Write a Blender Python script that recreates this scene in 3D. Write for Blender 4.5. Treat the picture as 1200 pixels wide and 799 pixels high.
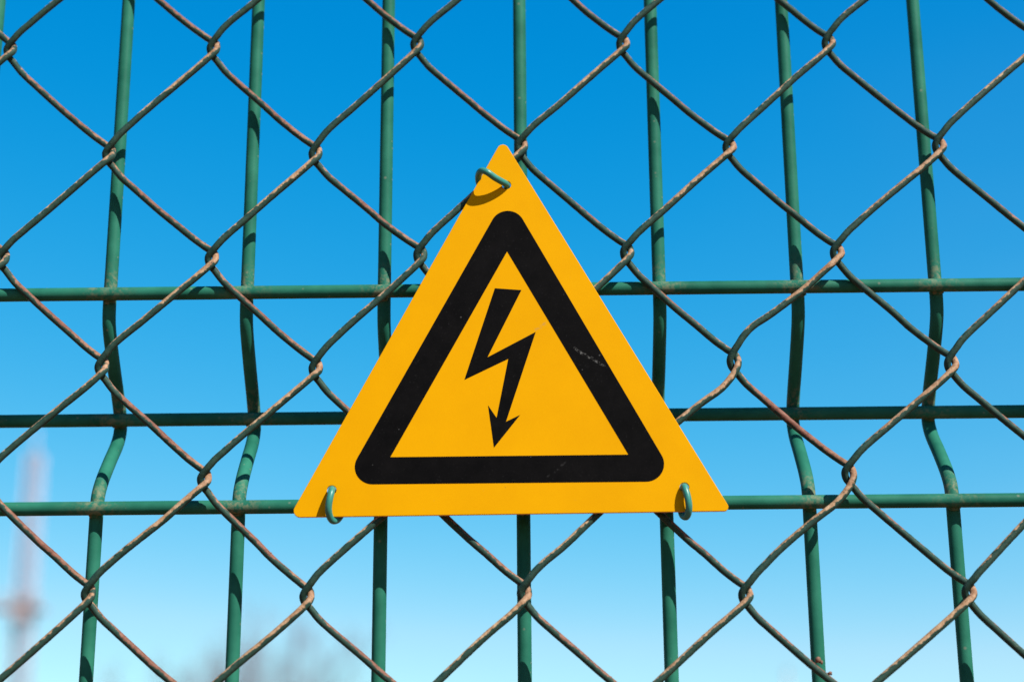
import bpy, math, random
from mathutils import Vector, Matrix, noise

# ------------------------------------------------------------------ scene
for o in list(bpy.data.objects):
    bpy.data.objects.remove(o)
SC = bpy.context.scene
COL = SC.collection
EYE = 1.45                      # camera height above the ground (metres)

# camera: looks up at the fence from about 60 cm away, 63 mm lens
p, y, r = math.radians(17.114), math.radians(-0.727), math.radians(-0.373)
fw = Vector((math.sin(y)*math.cos(p), math.cos(y)*math.cos(p), math.sin(p)))
rt = Vector((math.cos(y), -math.sin(y), 0))
up = rt.cross(fw)
rt2 = rt*math.cos(r) + up*math.sin(r)
up2 = up*math.cos(r) - rt*math.sin(r)
cd = bpy.data.cameras.new('camera')
cam = bpy.data.objects.new('camera', cd)
COL.objects.link(cam)
m = Matrix((rt2, up2, -fw)).transposed().to_4x4()
m.translation = Vector((0.00421, -0.61734, EYE))
cam.matrix_world = m
cd.lens, cd.sensor_width = 63.0, 36.0
cd.clip_start, cd.clip_end = 0.01, 6000
cd.dof.use_dof = True
cd.dof.focus_distance = 0.632
cd.dof.aperture_fstop = 8.0
SC.camera = cam

# sun: behind the camera, to its right, high
SUN = Vector((1.0, -1.0, 1.435)).normalized()
sl = bpy.data.lights.new('sun', 'SUN')
sl.energy, sl.angle, sl.color = 5.0, math.radians(0.5), (1.0, 0.95, 0.88)
so = bpy.data.objects.new('sun', sl)
COL.objects.link(so)
so.rotation_euler = SUN.to_track_quat('Z', 'Y').to_euler()
so.location = (3, -3, 6)

W = bpy.data.worlds.new('World')
SC.world = W
W.use_nodes = True
wn, wl = W.node_tree.nodes, W.node_tree.links
bg = wn['Background']
sky = wn.new('ShaderNodeTexSky')
sky.sky_type = 'NISHITA'
sky.sun_disc = False
sky.sun_elevation = math.asin(SUN.z)
sky.sun_rotation = math.atan2(SUN.x, SUN.y)
sky.altitude = 0
sky.air_density, sky.dust_density, sky.ozone_density = 0.8, 0.0, 4.0
# grade of the clear sky: deep saturated cyan-blue aloft, pale towards the horizon
def wmath(op, a, b=None):
    n = wn.new('ShaderNodeMath')
    n.operation = op
    for i, v in enumerate((a, b)):
        if v is None:
            continue
        if isinstance(v, (int, float)):
            n.inputs[i].default_value = v
        else:
            wl.new(v, n.inputs[i])
    return n.outputs[0]
sp = wn.new('ShaderNodeSeparateColor')
wl.new(sky.outputs[0], sp.inputs[0])
G = 0.0589 * 2**1.25
R_, G_, B_ = sp.outputs[0], sp.outputs[1], sp.outputs[2]
R2 = wmath('MINIMUM', wmath('MULTIPLY', wmath('POWER', wmath('MAXIMUM', wmath('SUBTRACT', R_, 0.77), 0.0), 1.94), 0.1212), wmath('MULTIPLY', R_, 0.153))
G2 = wmath('MULTIPLY', G_, 0.179)
B2 = wmath('MAXIMUM', wmath('MULTIPLY', wmath('POWER', B_, 0.467), 0.413), wmath('MULTIPLY', B_, 0.141))
cc = wn.new('ShaderNodeCombineColor')
for i, q in enumerate((R2, G2, B2)):
    wl.new(wmath('DIVIDE', q, G), cc.inputs[i])
# a thin uneven veil of high cloud
tc = wn.new('ShaderNodeTexCoord')
mp = wn.new('ShaderNodeMapping')
mp.inputs['Location'].default_value = (0.35, 0.0, 0.2)
mp.inputs['Scale'].default_value = (1.0, 1.0, 2.2)
wl.new(tc.outputs['Generated'], mp.inputs[0])
nz = wn.new('ShaderNodeTexNoise')
nz.inputs['Scale'].default_value = 5.0
nz.inputs['Detail'].default_value = 4.0
wl.new(mp.outputs[0], nz.inputs['Vector'])
mr = wn.new('ShaderNodeMapRange')
mr.inputs['From Min'].default_value, mr.inputs['From Max'].default_value = 0.3, 0.7
mr.inputs['To Min'].default_value, mr.inputs['To Max'].default_value = 0.45, 1.0
wl.new(nz.outputs['Fac'], mr.inputs['Value'])
sx_ = wn.new('ShaderNodeSeparateXYZ')
wl.new(tc.outputs['Generated'], sx_.inputs[0])
mv = wn.new('ShaderNodeMapRange')                     # brighter towards the sun's side
mv.interpolation_type = 'SMOOTHSTEP'
mv.inputs['From Min'].default_value, mv.inputs['From Max'].default_value = -0.02, 0.5
mv.inputs['To Min'].default_value, mv.inputs['To Max'].default_value = 0.0, 0.2
wl.new(sx_.outputs['X'], mv.inputs['Value'])
mz = wn.new('ShaderNodeMapRange')                     # and low down, where the air is thicker
mz.interpolation_type = 'SMOOTHSTEP'
mz.inputs['From Min'].default_value, mz.inputs['From Max'].default_value = 0.05, 0.52
mz.inputs['To Min'].default_value, mz.inputs['To Max'].default_value = 1.0, 0.0
wl.new(sx_.outputs['Z'], mz.inputs['Value'])
veil = wmath('MULTIPLY', wmath('MULTIPLY', mr.outputs[0], mv.outputs[0]), mz.outputs[0])
mxs = wn.new('ShaderNodeMix')
mxs.data_type = 'RGBA'
wl.new(veil, mxs.inputs[0])
wl.new(cc.outputs[0], mxs.inputs[6])
mxs.inputs[7].default_value = (5.6, 6.2, 6.8, 1)
wl.new(mxs.outputs[2], bg.inputs['Color'])
bg.inputs['Strength'].default_value = 0.0589

SC.view_settings.view_transform = 'Standard'
SC.view_settings.look = 'None'
SC.view_settings.exposure = 1.25
SC.view_settings.gamma = 1.0
SC.view_settings.use_curve_mapping = False

# ------------------------------------------------------------------ helpers
def tag(o, label=None, cat=None, group=None, kind=None):
    for k, v in (('label', label), ('category', cat), ('group', group), ('kind', kind)):
        if v:
            o[k] = v
    return o

def empty(name, loc, label, cat, group=None):
    o = bpy.data.objects.new(name, None)
    o.location = loc
    o.empty_display_size = 0.05
    COL.objects.link(o)
    return tag(o, label, cat, group)

class MB:
    """collects geometry for ONE mesh object"""
    def __init__(s):
        s.v, s.f, s.a, s.b = [], [], [], []

    def tube(s, pts, rad, sides=10, wa=None, wb=None, cap=True, rough=0.0, seed=0):
        n = len(pts)
        base = len(s.v)
        t = (pts[1]-pts[0]).normalized()
        ref = Vector((0, -1, 0)) if abs(t.y) < 0.9 else Vector((1, 0, 0))
        nrm = (ref - t*ref.dot(t)).normalized()
        for i in range(n):
            a, b = pts[max(i-1, 0)], pts[min(i+1, n-1)]
            t = (b-a).normalized()
            nrm = (nrm - t*nrm.dot(t)).normalized()
            bi = t.cross(nrm)
            rr = rad[i] if isinstance(rad, (list, tuple)) else rad
            for k in range(sides):
                an = 2*math.pi*k/sides
                q = rr
                if rough:
                    q *= 1 + rough*noise.noise(pts[i]*900 + Vector((math.cos(an)*1.3, math.sin(an)*1.3, seed)))
                s.v.append(pts[i] + (nrm*math.cos(an) + bi*math.sin(an))*q)
                s.a.append(wa[i] if wa else 0.0)
                s.b.append(wb[i] if wb else 0.0)
        for i in range(n-1):
            for k in range(sides):
                k2 = (k+1) % sides
                s.f.append((base+i*sides+k, base+i*sides+k2, base+(i+1)*sides+k2, base+(i+1)*sides+k))
        if cap:
            s.f.append(tuple(base+k for k in reversed(range(sides))))
            s.f.append(tuple(base+(n-1)*sides+k for k in range(sides)))

    def lump(s, c, rx, ry, rz, seed, sides=7, rings=5):
        base = len(s.v)
        for i in range(rings+1):
            th = math.pi*i/rings
            for k in range(sides):
                ph = 2*math.pi*k/sides
                d = Vector((math.sin(th)*math.cos(ph), math.sin(th)*math.sin(ph), math.cos(th)))
                q = 1 + 0.6*noise.noise(d*1.7 + Vector((seed*3.1, seed, 0)))
                s.v.append(Vector(c) + Vector((d.x*rx, d.y*ry, d.z*rz))*q)
                s.a.append(1.0)
                s.b.append(0.6)
        for i in range(rings):
            for k in range(sides):
                k2 = (k+1) % sides
                s.f.append((base+i*sides+k, base+(i+1)*sides+k, base+(i+1)*sides+k2, base+i*sides+k2))

    def box(s, c, d):
        b = len(s.v)
        for x in (-1, 1):
            for yy in (-1, 1):
                for z in (-1, 1):
                    s.v.append(Vector((c[0]+x*d[0]/2, c[1]+yy*d[1]/2, c[2]+z*d[2]/2)))
                    s.a.append(0.0)
                    s.b.append(0.0)
        for q in ((0, 1, 3, 2), (4, 6, 7, 5), (0, 4, 5, 1), (2, 3, 7, 6), (0, 2, 6, 4), (1, 5, 7, 3)):
            s.f.append(tuple(b+i for i in q))

    def build(s, name, mat, parent=None, smooth=True):
        me = bpy.data.meshes.new(name)
        off = parent.location if parent is not None else Vector((0, 0, 0))
        if parent is not None and parent.parent is not None:
            off = off + parent.parent.location
        me.from_pydata([tuple(v-off) for v in s.v], [], s.f)
        for nm, arr in (('wear', s.a), ('tone', s.b)):
            at = me.attributes.new(nm, 'FLOAT', 'POINT')
            at.data.foreach_set('value', arr)
        me.polygons.foreach_set('use_smooth', [smooth]*len(me.polygons))
        me.materials.append(mat)
        me.update()
        o = bpy.data.objects.new(name, me)
        COL.objects.link(o)
        if parent is not None:
            o.parent = parent
        return o

def catmull(P, n):
    """P list of Vectors -> smooth polyline, n points per span (interpolating)"""
    out = []
    L = len(P)
    for i in range(L-1):
        p0, p1, p2, p3 = P[max(i-1, 0)], P[i], P[i+1], P[min(i+2, L-1)]
        d01 = max((p1-p0).length, 1e-6)**0.5
        d12 = max((p2-p1).length, 1e-6)**0.5
        d23 = max((p3-p2).length, 1e-6)**0.5
        m1 = (p2-p1) if i == 0 else ((p1-p0)/d01 - (p2-p0)/(d01+d12) + (p2-p1)/d12)*d12
        m2 = (p2-p1) if i == L-2 else ((p2-p1)/d12 - (p3-p1)/(d12+d23) + (p3-p2)/d23)*d12
        k = n if isinstance(n, int) else n(i)
        for j in range(k):
            t = j/k
            t2, t3 = t*t, t*t*t
            out.append(p1*(2*t3-3*t2+1) + m1*(t3-2*t2+t) + p2*(-2*t3+3*t2) + m2*(t3-t2))
    out.append(P[-1].copy())
    return out

# ------------------------------------------------------------------ materials
def nmat(name):
    m = bpy.data.materials.new(name)
    m.use_nodes = True
    nt = m.node_tree
    return m, nt.nodes, nt.links, nt.nodes['Principled BSDF']

def N(nodes, t, **kw):
    n = nodes.new(t)
    for k, v in kw.items():
        setattr(n, k, v)
    return n

def noise_tex(nodes, links, vec, scale, detail=4.0, rough=0.6):
    n = N(nodes, 'ShaderNodeTexNoise')
    n.inputs['Scale'].default_value = scale
    n.inputs['Detail'].default_value = detail
    n.inputs['Roughness'].default_value = rough
    links.new(vec, n.inputs['Vector'])
    return n.outputs['Fac']

def ramp(nodes, links, fac, a, b, ca=(0, 0, 0, 1), cb=(1, 1, 1, 1)):
    n = N(nodes, 'ShaderNodeValToRGB')
    n.color_ramp.elements[0].position, n.color_ramp.elements[1].position = a, b
    n.color_ramp.elements[0].color, n.color_ramp.elements[1].color = ca, cb
    links.new(fac, n.inputs['Fac'])
    return n.outputs['Color']

def mix(nodes, links, fac, a, b):
    n = N(nodes, 'ShaderNodeMix', data_type='RGBA')
    for sock, v in ((n.inputs[0], fac), (n.inputs[6], a), (n.inputs[7], b)):
        if isinstance(v, (int, float)):
            sock.default_value = v
        elif isinstance(v, tuple):
            sock.default_value = v if len(v) == 4 else v+(1,)
        else:
            links.new(v, sock)
    return n.outputs[2]

def math_n(nodes, links, op, a, b=None, c=None, clamp=False):
    n = N(nodes, 'ShaderNodeMath', operation=op, use_clamp=clamp)
    for i, v in enumerate((a, b, c)):
        if v is None:
            continue
        if isinstance(v, (int, float)):
            n.inputs[i].default_value = v
        else:
            links.new(v, n.inputs[i])
    return n.outputs[0]

def bump(nodes, links, bsdf, height, strength, dist):
    n = N(nodes, 'ShaderNodeBump')
    n.inputs['Strength'].default_value = strength
    n.inputs['Distance'].default_value = dist
    links.new(height, n.inputs['Height'])
    links.new(n.outputs[0], bsdf.inputs['Normal'])

def specks(nodes, links, vec, scale, size, keep):
    """small separate dots scattered over a surface"""
    v = N(nodes, 'ShaderNodeTexVoronoi')
    v.inputs['Scale'].default_value = scale
    links.new(vec, v.inputs['Vector'])
    sc = N(nodes, 'ShaderNodeSeparateColor')
    links.new(v.outputs['Color'], sc.inputs[0])
    d = math_n(nodes, links, 'DIVIDE', v.outputs['Distance'], math_n(nodes, links, 'MULTIPLY_ADD', sc.outputs[1], size, size*0.4))
    d = math_n(nodes, links, 'SUBTRACT', 1.35, d, clamp=True)
    return math_n(nodes, links, 'MULTIPLY', d, math_n(nodes, links, 'GREATER_THAN', sc.outputs[0], 1-keep))

def mat_rusty_wire():
    m, n, l, b = nmat('weathered_green_wire')
    pos = N(n, 'ShaderNodeNewGeometry')
    P = pos.outputs['Position']
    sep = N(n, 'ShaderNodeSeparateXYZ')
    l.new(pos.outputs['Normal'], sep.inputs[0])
    wear = N(n, 'ShaderNodeAttribute', attribute_name='wear').outputs['Fac']
    tone = N(n, 'ShaderNodeAttribute', attribute_name='tone').outputs['Fac']
    n1 = noise_tex(n, l, P, 130, 3)
    n2 = noise_tex(n, l, P, 480, 5, 0.65)
    n3 = noise_tex(n, l, P, 1500, 3, 0.65)
    # the weather side of the wire has lost its paint
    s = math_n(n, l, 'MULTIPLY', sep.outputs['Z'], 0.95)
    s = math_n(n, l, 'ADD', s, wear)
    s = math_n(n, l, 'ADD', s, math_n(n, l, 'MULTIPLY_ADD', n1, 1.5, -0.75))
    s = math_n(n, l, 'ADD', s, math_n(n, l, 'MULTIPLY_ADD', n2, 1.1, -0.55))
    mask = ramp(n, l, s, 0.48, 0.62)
    paint = mix(n, l, ramp(n, l, n2, 0.35, 0.7), (0.0085, 0.0270, 0.0200), (0.0190, 0.0440, 0.0330))
    paint = mix(n, l, ramp(n, l, n3, 0.62, 0.75), paint, (0.055, 0.066, 0.048))
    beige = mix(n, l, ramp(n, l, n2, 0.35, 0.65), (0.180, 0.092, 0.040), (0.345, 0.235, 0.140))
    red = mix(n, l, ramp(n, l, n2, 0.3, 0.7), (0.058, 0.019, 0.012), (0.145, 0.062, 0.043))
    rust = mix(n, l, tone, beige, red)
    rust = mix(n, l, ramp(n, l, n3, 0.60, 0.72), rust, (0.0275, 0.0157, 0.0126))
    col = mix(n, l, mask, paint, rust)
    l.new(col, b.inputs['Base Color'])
    b.inputs['Roughness'].default_value = 0.6
    b.inputs['Specular IOR Level'].default_value = 0.1
    h = math_n(n, l, 'MULTIPLY_ADD', n3, 0.5, n2)
    h = math_n(n, l, 'MULTIPLY_ADD', mask, -0.35, h)
    bump(n, l, b, h, 0.45, 0.0003)
    return m

def mat_green_coat():
    m, n, l, b = nmat('green_powder_coat')
    P = N(n, 'ShaderNodeNewGeometry').outputs['Position']
    dirt = N(n, 'ShaderNodeAttribute', attribute_name='wear').outputs['Fac']
    n1 = noise_tex(n, l, P, 60, 3)
    n2 = noise_tex(n, l, P, 500, 5, 0.7)
    n3 = noise_tex(n, l, P, 1900, 3, 0.6)
    col = mix(n, l, ramp(n, l, n1, 0.3, 0.7), (0.0065, 0.062, 0.040), (0.0155, 0.103, 0.067))
    d = math_n(n, l, 'MULTIPLY', dirt, ramp(n, l, n2, 0.45, 0.62))
    col = mix(n, l, math_n(n, l, 'MULTIPLY', d, 0.75), col, (0.1491, 0.1334, 0.0785))
    sp = math_n(n, l, 'MULTIPLY', specks(n, l, P, 420, 0.16, 0.13), 0.6)
    col = mix(n, l, sp, col, (0.1255, 0.1334, 0.1020))
    l.new(col, b.inputs['Base Color'])
    b.inputs['Roughness'].default_value = 0.55
    b.inputs['Specular IOR Level'].default_value = 0.05
    bump(n, l, b, math_n(n, l, 'ADD', n2, n3), 0.12, 0.0003)
    return m

def mat_yellow():
    m, n, l, b = nmat('yellow_sign_paint')
    P = N(n, 'ShaderNodeNewGeometry').outputs['Position']
    n1 = noise_tex(n, l, P, 45, 4)
    n2 = noise_tex(n, l, P, 420, 4, 0.65)
    n3 = noise_tex(n, l, P, 1300, 2, 0.5)
    col = mix(n, l, ramp(n, l, n1, 0.3, 0.7), (0.384, 0.179, 0.0), (0.410, 0.196, 0.0))
    st = math_n(n, l, 'MULTIPLY', ramp(n, l, n2, 0.69, 0.80), 0.25)
    col = mix(n, l, st, col, (0.3295, 0.1569, 0.0235))
    # small dark chips
    ch = math_n(n, l, 'MULTIPLY', specks(n, l, P, 170, 0.07, 0.07), 0.8)
    col = mix(n, l, ch, col, (0.0785, 0.0471, 0.0157))
    # a faint grey scratch right of the arrow
    col = mix(n, l, scratch(n, l, P, (0.00925, 0.1919), (0.0035, 0.1886), 0.0007, 900, 0.52), col, (0.2746, 0.1491, 0.0314))
    l.new(col, b.inputs['Base Color'])
    b.inputs['Roughness'].default_value = 0.6
    b.inputs['Specular IOR Level'].default_value = 0.02
    bump(n, l, b, n2, 0.05, 0.0003)
    return m

def scratch(n, l, P, a, c, w, scale, thr):
    """mask of a worn streak from a to c (x, height above the eye) on the sign"""
    sep = N(n, 'ShaderNodeSeparateXYZ')
    l.new(P, sep.inputs[0])
    cx, cz = (a[0]+c[0])/2, (a[1]+c[1])/2 + EYE
    dx, dz = c[0]-a[0], c[1]-a[1]
    L = math.hypot(dx, dz)
    dx, dz = dx/L, dz/L
    rx = math_n(n, l, 'SUBTRACT', sep.outputs['X'], cx)
    rz = math_n(n, l, 'SUBTRACT', sep.outputs['Z'], cz)
    u = math_n(n, l, 'ADD', math_n(n, l, 'MULTIPLY', rx, dx/(L/2)), math_n(n, l, 'MULTIPLY', rz, dz/(L/2)))
    v = math_n(n, l, 'ADD', math_n(n, l, 'MULTIPLY', rx, -dz/w), math_n(n, l, 'MULTIPLY', rz, dx/w))
    wob = math_n(n, l, 'MULTIPLY_ADD', noise_tex(n, l, P, scale*0.35, 2), 2.4, -1.2)
    v = math_n(n, l, 'ADD', v, wob)
    e = math_n(n, l, 'ADD', math_n(n, l, 'POWER', math_n(n, l, 'ABSOLUTE', u), 6.0), math_n(n, l, 'MULTIPLY', v, v))
    inside = math_n(n, l, 'SUBTRACT', 1.0, e, clamp=True)
    nz = ramp(n, l, noise_tex(n, l, P, scale, 4, 0.7), thr-0.06, thr+0.1)
    return math_n(n, l, 'MULTIPLY', inside, nz)

def mat_black():
    m, n, l, b = nmat('black_print')
    P = N(n, 'ShaderNodeNewGeometry').outputs['Position']
    n1 = noise_tex(n, l, P, 120, 5, 0.7)
    n2 = noise_tex(n, l, P, 1500, 2, 0.5)
    col = mix(n, l, ramp(n, l, n1, 0.35, 0.75), (0.0013, 0.0012, 0.0013), (0.0030, 0.0027, 0.0028))
    dust = math_n(n, l, 'MULTIPLY', specks(n, l, P, 330, 0.08, 0.10), 0.5)
    dust = math_n(n, l, 'MAXIMUM', dust, math_n(n, l, 'MULTIPLY', ramp(n, l, n2, 0.64, 0.80), 0.06))
    col = mix(n, l, dust, col, (0.0942, 0.0942, 0.0942))
    sc = scratch(n, l, P, (0.0172, 0.1830), (0.0298, 0.1748), 0.0006, 1100, 0.52)
    col = mix(n, l, math_n(n, l, 'MULTIPLY', sc, 0.42), col, (0.1726, 0.1726, 0.1648))
    sc = scratch(n, l, P, (0.00798, 0.1356), (0.01508, 0.1415), 0.0006, 700, 0.54)
    col = mix(n, l, math_n(n, l, 'MULTIPLY', sc, 0.13), col, (0.0942, 0.0942, 0.0942))
    l.new(col, b.inputs['Base Color'])
    b.inputs['Roughness'].default_value = 0.6
    b.inputs['Specular IOR Level'].default_value = 0.02
    bump(n, l, b, n1, 0.08, 0.0003)
    return m

def mat_plain(name, c, rough=0.6, spec=0.3, scale=50, var=0.25, metal=0.0):
    m, n, l, b = nmat(name)
    P = N(n, 'ShaderNodeNewGeometry').outputs['Position']
    f = noise_tex(n, l, P, scale, 4)
    col = mix(n, l, ramp(n, l, f, 0.3, 0.7), tuple(x*(1-var) for x in c), tuple(min(1, x*(1+var)) for x in c))
    l.new(col, b.inputs['Base Color'])
    b.inputs['Roughness'].default_value = rough
    b.inputs['Specular IOR Level'].default_value = spec
    b.inputs['Metallic'].default_value = metal
    return m

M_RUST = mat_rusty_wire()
M_GREEN = mat_green_coat()
M_YEL = mat_yellow()
M_BLK = mat_black()
M_EDGE = mat_plain('sign_cut_edge', (0.4315, 0.3531, 0.1883), 0.5, 0.3, 300, 0.1)
M_TIE = mat_plain('turquoise_tie_coating', (0.020, 0.128, 0.104), 0.38, 0.25, 500, 0.12)
M_FLAKE = mat_plain('rust_flake', (0.1177, 0.0588, 0.0392), 0.8, 0.2, 1500, 0.5)
M_WARM_GROUND = mat_plain('warm_bounce_ground', (0.21, 0.073, 0.036), 0.9, 0.1, 3, 0.4)  # ground out of view; red-brown picked to bounce warm fill into sign shadows
M_POST = mat_plain('green_post_paint', (0.015, 0.12, 0.07), 0.5, 0.4, 30, 0.15)

# ------------------------------------------------------------------ setting
g = MB()
RG = 2500.0
g.v = [Vector((0, 0, 0))] + [Vector((RG*math.cos(2*math.pi*i/48), RG*math.sin(2*math.pi*i/48), 0)) for i in range(48)]
g.f = [(0, i+1, (i+1) % 48+1) for i in range(48)]
g.a = [0.0]*49
g.b = [0.0]*49
ground = g.build('ground', M_WARM_GROUND, None, False)
tag(ground, 'unseen ground under the fence, tinted red-brown to bounce warm light', kind='structure')

random.seed(4)
XL, XR = -0.735, 0.735          # fence section that is modelled, post to post
ZT = EYE + 0.56                 # its top

# ---- welded mesh panel with a V fold --------------------------------------
panel = empty('mesh_panel', (0, 0, 0), 'green welded panel of straight rods with a backward crease, behind the diamond mesh', 'fence panel')
FOLD = [(0.2035, 0.0), (0.1975, 0.0016), (0.186, 0.0115), (0.1745, 0.0232), (0.1690, 0.0273), (0.1655, 0.0279),
        (0.1605, 0.0252), (0.150, 0.0140), (0.1405, 0.0045), (0.1350, 0.0008), (0.1310, 0.0)]
RODR = 0.00243
HZ = [0.488, 0.408, 0.2079, 0.1681, 0.1291, -0.071, -0.271, -0.471, -0.671, -0.871, -1.071, -1.271, -1.41]
for i in range(-14, 15):
    X = i*0.05
    fz = random.uniform(-0.0006, 0.0006)
    P = [Vector((X, 0, ZT-0.005)), Vector((X, 0, EYE+0.30)), Vector((X, 0, EYE+0.215))]
    P += [Vector((X, yy, EYE+z+fz)) for z, yy in FOLD]
    P += [Vector((X, 0, EYE+0.124)), Vector((X, 0, EYE+0.03)), Vector((X, 0, 0.02))]
    pts = catmull(P, lambda k: 14 if k < 2 else (5 if k < 13 else 14))
    wa = []
    for q in pts:
        d = min(abs(q.z-EYE-h-0.004) for h in HZ)
        wa.append(max(0.0, 1-d/0.008))
    mb = MB()
    mb.tube(pts, RODR, 16 if abs(i) < 6 else 8, wa=wa)
    mb.build('vertical_rod', M_GREEN, panel)
rf_ = random.Random(8)
for h in HZ:
    yy = -0.0049 + (0.0280 if abs(h-0.1681) < 1e-4 else 0)
    n = 294
    pts = [Vector((XL + (XR-XL)*k/n, yy, EYE+h)) for k in range(n+1)]
    wa = [max(0.0, 1-abs((q.x/0.05) - round(q.x/0.05))*0.05/0.011) * (0.4+0.6*random.random()) for q in pts]
    mb = MB()
    mb.tube(pts, RODR, 14, wa=wa)
    hr = mb.build('horizontal_rod', M_GREEN, panel)
    wb_ = MB()
    for i in range(-14, 15):
        for sg in (-1, 1):
            wb_.lump((i*0.05+rf_.uniform(-.0004, .0004), yy+0.0022, EYE+h+sg*0.0018), .0024, .0013, rf_.uniform(.0009, .0014), rf_.random()*40, 8, 5)
    wb_.a = [0.8]*len(wb_.a)
    tag(wb_.build('weld_beads', M_GREEN, hr), kind='stuff')
# posts at both ends, outside the picture
for X in (XL-0.022, XR+0.022):
    mb = MB()
    mb.box((X, 0.008, (ZT+0.03)/2-0.1), (0.04, 0.04, ZT+0.03+0.2))
    mb.build('post', M_POST, panel, False)

# ---- chain link ------------------------------------------------------------
chain = empty('chain_link_fence', (0, 0, 0), 'rusty grey-green chain-link mesh of diamond loops, nearer than the straight-rod panel', 'fence')
# loops (row, column): metres to the side and above the eye level, in millimetres
K = {(-1, 2): (-154.7, 345.9), (-1, 4): (-77.4, 347.4), (-1, 6): (0.4, 347.7), (-1, 8): (78.7, 347.3), (-1, 10): (157.0, 346.9),
     (0, 1): (-191.7, 304.3), (0, 3): (-115.0, 304.0), (0, 5): (-38.4, 304.7), (0, 7): (38.8, 303.8), (0, 9): (115.7, 303.4), (0, 11): (193.1, 303.7),
     (1, 2): (-151.5, 260.9), (1, 4): (-75.3, 260.1), (1, 6): (0.3, 262.2), (1, 8): (76.7, 261.1), (1, 10): (153.4, 260.8),
     (2, 1): (-187.3, 220.0), (2, 3): (-111.5, 219.1), (2, 5): (-36.3, 219.7), (2, 7): (38.1, 219.9), (2, 9): (113.4, 219.1), (2, 11): (189.1, 219.3),
     (3, 2): (-148.5, 178.4), (3, 4): (-72.8, 177.1), (3, 6): (1.0, 177.9), (3, 8): (74.6, 178.5), (3, 10): (150.7, 176.8),
     (4, 1): (-185.3, 137.6), (4, 3): (-110.2, 137.4), (4, 5): (-36.5, 137.1), (4, 7): (38.0, 137.3), (4, 9): (112.3, 137.6), (4, 11): (186.4, 137.7),
     (5, 2): (-147.7, 97.7), (5, 4): (-73.4, 96.3), (5, 6): (0.2, 96.9), (5, 8): (74.8, 95.7), (5, 10): (149.9, 96.1),
     (6, 1): (-182.2, 58.7), (6, 3): (-108.8, 58.7), (6, 5): (-35.6, 58.4), (6, 7): (37.3, 58.1), (6, 9): (110.3, 57.8), (6, 11): (183.4, 58.1)}
jit = random.Random(11)
def knot(row, col):
    if (row, col) not in K:
        K[(row, col)] = (-224.9+37.6*col+jit.uniform(-.7, .7), 303.7-41.29*row+jit.uniform(-.7, .7))
    x, z = K[(row, col)]
    return x/1000, z/1000+EYE
DEP, WR = 0.0020, 0.00126
SAG = [(-2, -.012), (.06, -.012), (.129, -.0108), (.208, -.00875), (.29, -.0056), (.36, -.0046), (2, -.0046)]
def yc(z):
    """the mesh hangs close to the panel at the top and bellies out lower down"""
    z -= EYE
    for (z0, y0), (z1, y1) in zip(SAG, SAG[1:]):
        if z <= z1:
            return y0 + (y1-y0)*(z-z0)/(z1-z0) - DEP
    return SAG[-1][1] - DEP
# bends measured on the loops: (x px, y px down, depth towards the camera)
R_OUT = [(4.4, -1, 0), (4, 4, .45), (-1.6, 10.5, .85), (-16.6, 24, 1), (-40.6, 44, 1)]         # right bend -> front strand
L_IN = [(42, -45.5, 1), (22, -28.5, 1), (12, -19.5, .97), (5, -12, .8), (-1, -6, .4), (-4.4, -1, 0)]   # front strand -> left bend
L_OUT = [(-4.4, -1, 0), (-3, 5.5, -.5), (3, 12, -.9), (13.5, 24.5, -1), (28, 37.5, -1), (60, 65, -1)]  # left bend -> back strand
R_IN = [(-43, -41.5, -1), (-20.5, -23.5, -1), (-6, -13, -.85), (2, -7.5, -.5), (4.4, -1, 0)]    # back strand -> right bend
def wavy(L, k):
    """some loops were bent tighter: the strand leaves the bend more steeply"""
    sg = [0, .25, .7, 1, .55] if L is R_OUT else [.55, 1, .9, .6, .25, 0]
    return [(o[0], o[1]+(8 if L is R_OUT else -8)*k*g, o[2]) for o, g in zip(L, sg)]
def at(kn, o, other):
    """point of a bend, template stretched to the strand that runs to the other knot"""
    fx, fz = abs(kn[0]-other[0])/122.0, abs(kn[1]-other[1])/123.0
    z = kn[1]-o[1]*fz
    return Vector((kn[0]+o[0]*fx, yc(z)-o[2]*DEP, z))
rw = random.Random(5)
ROWS = range(-6, 36)
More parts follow.
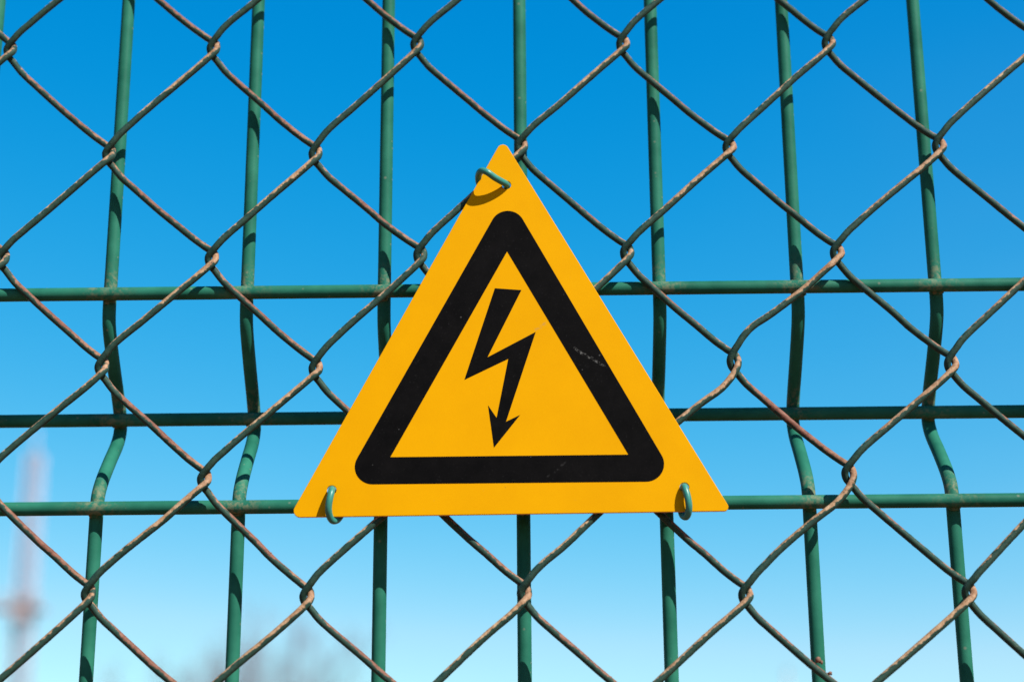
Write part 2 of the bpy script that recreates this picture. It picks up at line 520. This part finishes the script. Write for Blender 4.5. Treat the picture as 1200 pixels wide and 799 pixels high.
# front strands that have lost more of their paint than the rest, by the loop they start from
FRONT = {(0, 7): .5, (1, 8): .62, (2, 9): .58, (3, 4): .55, (4, 3): .68, (3, 10): .52, (4, 9): .42, (5, 6): .5, (5, 4): .52,
         (1, 10): .4, (2, 3): .45, (1, 4): .46, (0, 3): .42, (5, 10): .45, (3, 8): .5}
for col in range(-13, 24):
    mb = MB()
    infr = -1 <= col <= 12
    ctrl, wr, tn, cnt = [], [], [], []
    r0 = ROWS[0] + ((ROWS[0]+col) % 2 == 0)         # left bends sit where row+col is odd
    for row in range(r0, ROWS[-1], 2):
        vis = infr and -3 <= row <= 8
        kl, kr, k2 = knot(row, col), knot(row+1, col+1), knot(row+2, col)
        wb, wf = rw.uniform(.25, .62), rw.uniform(.15, .68)
        wb = rw.uniform(-.12, .12) + max(.10, min(.42, .42-(col-4)*.08))
        wf = FRONT.get((row+1, col+1), rw.uniform(.10, .32))
        if (row, col) == (3, 8):
            wb = .95                                  # one strand has rusted through all round
        tf = rw.uniform(0.0, 0.35)
        j = [rw.uniform(-.0003, .0003) for _ in range(4)]
        jb = [0, 0, 0, 0, 0, j[0]] + [j[1], 0, 0, 0]
        seg = [at(kl, o, kr) for o in L_OUT] + [at(kr, o, kl) for o in R_IN[:-1]]
        for s_, jj in zip(seg, jb):
            s_.z += jj
        ctrl += seg
        wr += [-.1, -.1, 0, wb*.4, wb*.7, wb, wb, wb*.8, wb*.6, wb*.5]
        tn += [.5, .5, .6, .8, .9, .95, .95, .8, .7, .6]
        cnt += [4, 3, 3, 3, 5, 9, 5, 3, 3, 3] if vis else [1, 1, 1, 1, 1, 2, 1, 1, 1, 1]
        kw = 1.0 if (row+1, col+1) in ((3, 8), (4, 9)) else rw.uniform(-.2, .15)
        kv = 1.0 if (row+2, col) in ((3, 8),) else rw.uniform(-.2, .35)
        seg = [at(kr, o, k2) for o in wavy(R_OUT, kw)] + [at(k2, o, kr) for o in wavy(L_IN, kv)[:-1]]
        for s_, jj in zip(seg, [0, 0, 0, 0, j[2]] + [j[3], 0, 0, 0, 0]):
            s_.z += jj
        ctrl += seg
        wr += [wf-.05, wf+.08, wf+.12, wf+.08, wf, wf*.35, .02, -.06, -.12, -.12]
        tn += [.5, .45, .3, tf, tf, tf, .3, .4, .4, .5]
        cnt += [3, 3, 3, 3, 12, 4, 3, 3, 3, 3] if vis else [1, 1, 1, 1, 2, 1, 1, 1, 1, 1]
    pts = catmull(ctrl, lambda k: cnt[k])
    wa, wt = [], []
    for i in range(len(ctrl)-1):
        for jx in range(cnt[i]):
            t = jx/cnt[i]
            wa.append(wr[i]*(1-t)+wr[i+1]*t)
            wt.append(tn[i]*(1-t)+tn[i+1]*t)
    wa.append(wr[-1])
    wt.append(tn[-1])
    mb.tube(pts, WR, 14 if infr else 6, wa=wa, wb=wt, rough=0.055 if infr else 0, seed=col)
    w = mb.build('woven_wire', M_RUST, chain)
    if infr:                                       # lifted chips of paint and scabs of rust along the upper side
        fl = MB()
        rf = random.Random(100+col)
        vis_i = [i for i, q in enumerate(pts) if EYE+0.02 < q.z < EYE+0.36 and wa[i] > .25]
        for _ in range(int(len(vis_i)*0.07)):
            i = rf.choice(vis_i)
            c = pts[i] + Vector((rf.uniform(-.4, .4), -rf.uniform(.1, .8), 1)).normalized()*WR*0.97
            e = rf.uniform(.00015, .00034)
            fl.lump(c, e*rf.uniform(1, 2.2), e*.8, e, rf.random()*50, 6, 4)
        if col == 8:
            fl.lump((0.0981, -0.0123, EYE+0.0738), .0011, .0009, .00095, 3)
            fl.lump((0.0992, -0.0123, EYE+0.0730), .0006, .0006, .0007, 7)
            fl.lump((0.1018, -0.0123, EYE+0.0694), .0010, .0007, .0006, 5)
        tag(fl.build('rust_flakes', M_FLAKE, w), kind='stuff')

# ---- warning sign ----------------------------------------------------------
def round_poly(P, rads, seg=10):
    out = []
    n = len(P)
    for i in range(n):
        a, b, c = Vector(P[i-1]), Vector(P[i]), Vector(P[(i+1) % n])
        rd = rads[i]
        u, v = (a-b).normalized(), (c-b).normalized()
        if rd <= 0:
            out.append(b)
            continue
        half = u.angle(v)/2
        d = rd/math.tan(half)
        ctr = b + (u+v).normalized()*(rd/math.sin(half))
        s0, s1 = b+u*d-ctr, b+v*d-ctr
        a0 = math.atan2(s0.y, s0.x)
        da = math.atan2(s1.y, s1.x)-a0
        while da > math.pi:
            da -= 2*math.pi
        while da < -math.pi:
            da += 2*math.pi
        for k in range(seg+1):
            an = a0+da*k/seg
            out.append(ctr+Vector((math.cos(an), math.sin(an)))*rd)
    return out

def plate_mesh(name, loops, y_front, thick, mats, parent, bevel=0.0):
    """flat plate with holes, extruded away from the camera; loops[0] is the outline"""
    cu = bpy.data.curves.new(name, 'CURVE')
    cu.dimensions = '2D'
    cu.fill_mode = 'BOTH'
    cu.extrude = thick/2-bevel
    cu.bevel_depth = bevel
    cu.bevel_resolution = 1
    cu.offset = -bevel
    for lp in loops:
        sp = cu.splines.new('POLY')
        sp.points.add(len(lp)-1)
        for pt, q in zip(sp.points, lp):
            pt.co = (q[0]/1000, q[1]/1000, 0, 1)
        sp.use_cyclic_u = True
    tmp = bpy.data.objects.new(name, cu)
    COL.objects.link(tmp)
    dg = bpy.context.evaluated_depsgraph_get()
    me = bpy.data.meshes.new_from_object(tmp.evaluated_get(dg))
    bpy.data.objects.remove(tmp)
    me.transform(Matrix.Rotation(math.pi/2, 4, 'X'))
    me.transform(Matrix.Translation((0, y_front+thick/2, 0)))
    me.name = name
    me.materials.clear()
    for mm in mats:
        me.materials.append(mm)
    for po in me.polygons:
        po.use_smooth = False
        po.material_index = 1 if (len(mats) > 1 and abs(po.normal.y) < 0.3) else 0
    o = bpy.data.objects.new(name, me)
    COL.objects.link(o)
    if parent:
        o.parent = parent
    return o

def circle(c, rd, n=24):
    return [(c[0]+rd*math.cos(2*math.pi*k/n), c[1]+rd*math.sin(2*math.pi*k/n)) for k in range(n)]

sign = empty('warning_sign', Vector((0, -0.01639, EYE+0.17)), 'yellow triangular high-voltage warning sign with black border and lightning arrow, wired to the fence', 'sign')
sign.rotation_euler = (math.radians(-1.743), 0, 0)      # it leans back with the mesh
TRI = [(-6.39, 93.27), (-79.75, -47.36), (70.82, -46.5)]
HOLES = [(-5.08, 74.79), (-65.46, -37.94), (55.1, -38.07)]
plate_mesh('plate', [round_poly(TRI, [2.1, 2.3, 1.5])] + [circle(h, 1.6) for h in HOLES], 0, 0.0011, [M_YEL, M_EDGE], sign, 0.00018)
plate_mesh('triangle_border', [round_poly([(-4.75, 71.53), (-61.85, -36.05), (52.67, -36.01)], [6.1, 6.3, 6.3], 14),
                               [(-4.96, 48.99), (-45.49, -26.52), (36.35, -26.41)]], -0.00008, 0.0003, [M_BLK], sign)
BOLT = [(-9.39, 34.98), (0.02, 34.19), (-12.03, 9.27), (4.95, 18.48), (-5.65, -14.24), (-0.73, -11.83),
        (-9.84, -23.53), (-11.84, -8.33), (-8.89, -12.83), (-4.74, 8.62), (-20.1, 1.08)]
plate_mesh('lightning_arrow', [BOLT], -0.00008, 0.0003, [M_BLK], sign)

# ---- wire ties -------------------------------------------------------------
SM = Matrix.Translation(sign.location) @ Matrix.Rotation(sign.rotation_euler.x, 4, 'X')
def tie(pts, label):
    """pts: across and up on the sign face, and out of it, in millimetres"""
    P = [SM @ Vector((x/1000, -d/1000, z/1000)) for x, z, d in pts]
    c = sum(P, Vector())/len(P)
    mb = MB()
    mb.tube(catmull(P, 8), 0.0012, 14)
    mb.v = [v-c for v in mb.v]
    o = mb.build('wire_tie', M_TIE)
    o.location = c
    tag(o, label, 'wire tie', 'wire ties holding the yellow sign')
tie([(-8, 71.0, -5.5), (-5.6, 73.6, -3.2), (-5.0, 74.6, -1.0), (-5.3, 74.7, 1.2), (-6.9, 74.9, 3.1), (-9.4, 75.7, 5.0), (-11.9, 77.2, 6.1), (-13.7, 78.3, 5.1),
     (-14.9, 78.4, 2.6), (-15.3, 77.6, -0.5), (-14.9, 76.2, -2.7), (-13.6, 74.2, -4.4), (-11.0, 72.2, -5.6)],
    'turquoise wire tie through the hole at the top corner of the yellow sign')
tie([(-62.5, -40.6, -5.2), (-64.6, -38.5, -3.2), (-65.3, -37.8, -1.0), (-65.2, -38.0, 1.2), (-65.2, -39.5, 2.8), (-65.7, -42.4, 3.4), (-66.0, -45.2, 2.7), (-65.7, -47.4, 1.0),
     (-64.9, -48.4, -0.8), (-63.6, -47.8, -2.6), (-62.6, -46.0, -4.0), (-61.8, -43.6, -5.0)],
    'turquoise wire tie through the hole at the lower left corner of the yellow sign')
tie([(53.0, -40.6, -5.2), (54.4, -38.6, -3.2), (54.9, -37.9, -1.0), (55.0, -38.2, 1.1), (55.3, -39.7, 2.2), (55.9, -42.6, 2.7), (56.2, -45.4, 2.2), (56.0, -47.3, 0.8),
     (55.4, -48.2, -0.8), (54.5, -47.5, -2.4), (54.0, -45.8, -3.6), (53.8, -43.4, -4.6)],
    'turquoise wire tie through the hole at the lower right corner of the yellow sign')

# ------------------------------------------------------------------ far things, out of focus
M_MAST_W = mat_plain('hazed_white_paint', (0.25, 0.26, 0.32), 0.6, 0.3, 2, 0.1)  # pale blue-grey: distance haze is put into the base colour
M_MAST_R = mat_plain('hazed_red_paint', (0.22, 0.195, 0.205), 0.6, 0.3, 2, 0.1)  # red of the box, greyed to carry the same haze
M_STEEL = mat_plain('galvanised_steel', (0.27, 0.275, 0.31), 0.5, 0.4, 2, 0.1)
mx, my = -17.4, 60.0
mast = empty('lattice_mast', (mx, my, 0), 'slender pale lattice mast with a small platform, out of focus on the left', 'mast')
MT = EYE+14.7
def half(z):
    return 0.34 - 0.10*z/MT
for sx in (-1, 1):
    for sy in (-1, 1):
        mb = MB()
        mb.tube([Vector((mx+sx*half(z), my+sy*half(z), z)) for z in (-0.2, MT/2, MT)], 0.042, 6)
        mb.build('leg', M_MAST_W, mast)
mb = MB()
nb = 26
for k in range(nb):
    z0, z1 = MT*k/nb, MT*(k+1)/nb
    for a, b in (((-1, -1), (1, -1)), ((1, -1), (1, 1)), ((1, 1), (-1, 1)), ((-1, 1), (-1, -1))):
        h0, h1 = half(z0), half(z1)
        A0, B0 = Vector((mx+a[0]*h0, my+a[1]*h0, z0)), Vector((mx+b[0]*h0, my+b[1]*h0, z0))
        A1, B1 = Vector((mx+a[0]*h1, my+a[1]*h1, z1)), Vector((mx+b[0]*h1, my+b[1]*h1, z1))
        mb.tube([A0, B1], 0.021, 5)
        mb.tube([B0, A1], 0.021, 5)
        mb.tube([A1, B1], 0.021, 5)
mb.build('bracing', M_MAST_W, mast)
mb = MB()
mb.box((mx-0.2, my, EYE+9.35), (1.7, 1.2, 0.1))
mb.box((mx-0.2, my-0.58, EYE+9.75), (1.7, 0.05, 0.05))
for k in range(6):
    mb.box((mx-1.0+k*0.32, my-0.58, EYE+9.58), (0.05, 0.04, 0.42))
mb.build('platform', M_STEEL, mast, False)
mb = MB()
mb.box((mx+0.05, my-0.45, EYE+9.25), (0.6, 0.3, 0.8))
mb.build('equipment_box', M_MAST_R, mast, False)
mb = MB()
mb.tube([Vector((mx, my, MT-0.4)), Vector((mx, my, MT+0.9))], 0.05, 6)
mb.build('antenna', M_MAST_W, mast)

# distant pole near the lower right edge
pole = empty('street_lamp', (12.49, 90, 0), 'tiny blurred grey lamp post at the bottom edge under the right half', 'lamp post')
mb = MB()
mb.tube([Vector((12.49, 90, -0.1)), Vector((12.49, 90, EYE+10.5))], [0.12, 0.08], 8)
mb.build('pole', M_STEEL, pole)
mb = MB()
mb.box((12.49, 89.7, EYE+10.55), (0.2, 0.5, 0.1))
mb.build('lamp_head', M_STEEL, pole, False)

# bare tree far behind the fence
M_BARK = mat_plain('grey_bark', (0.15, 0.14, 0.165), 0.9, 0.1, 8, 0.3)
tx, ty = -6.3, 40.0
tree = empty('bare_tree', (tx, ty, 0), 'leafless tree with fine grey twigs, blurred at the bottom left', 'tree')
rt_ = random.Random(21)
limbs, twigs = MB(), MB()
def grow(pos, d, length, rad, depth):
    pts = [pos]
    dd = d.copy()
    for k in range(3):
        dd = (dd + Vector((rt_.uniform(-.22, .22), rt_.uniform(-.22, .22), rt_.uniform(-.05, .16)))).normalized()
        pts.append(pts[-1]+dd*length/3)
    tgt = limbs if depth < 3 else twigs
    tgt.tube(pts, [rad, rad*.88, rad*.76, rad*.62], 7 if depth < 3 else 4, cap=False)
    if depth == 6:
        return
    for k in range(3 if depth < 5 else 4):
        ang = rt_.uniform(.3, .75)
        axis = dd.orthogonal().normalized()
        axis.rotate(Matrix.Rotation(rt_.uniform(0, 2*math.pi), 3, dd))
        nd = dd.copy()
        nd.rotate(Matrix.Rotation(ang, 3, axis))
        nd = (nd + Vector((0, 0, .12))).normalized()
        i = rt_.choice((2, 3, 3))
        grow(pts[i], nd, length*rt_.uniform(.66, .84), rad*(.56 if i == 3 else .47), depth+1)
trunk = MB()
trunk.tube([Vector((tx, ty, -0.1)), Vector((tx+.03, ty, 0.3)), Vector((tx+.1, ty, 1.2)), Vector((tx+.08, ty+.05, 2.1))], [.26, .2, .165, .15], 10)
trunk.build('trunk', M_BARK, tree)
for k in range(5):
    an = 2*math.pi*k/5+.4
    grow(Vector((tx+.08, ty+.05, 2.05)), Vector((math.cos(an)*.36, math.sin(an)*.36, 1)).normalized(), 1.75, .085, 1)
limbs.build('branches', M_BARK, tree)
tag(twigs.build('twigs', M_BARK, tree), kind='stuff')
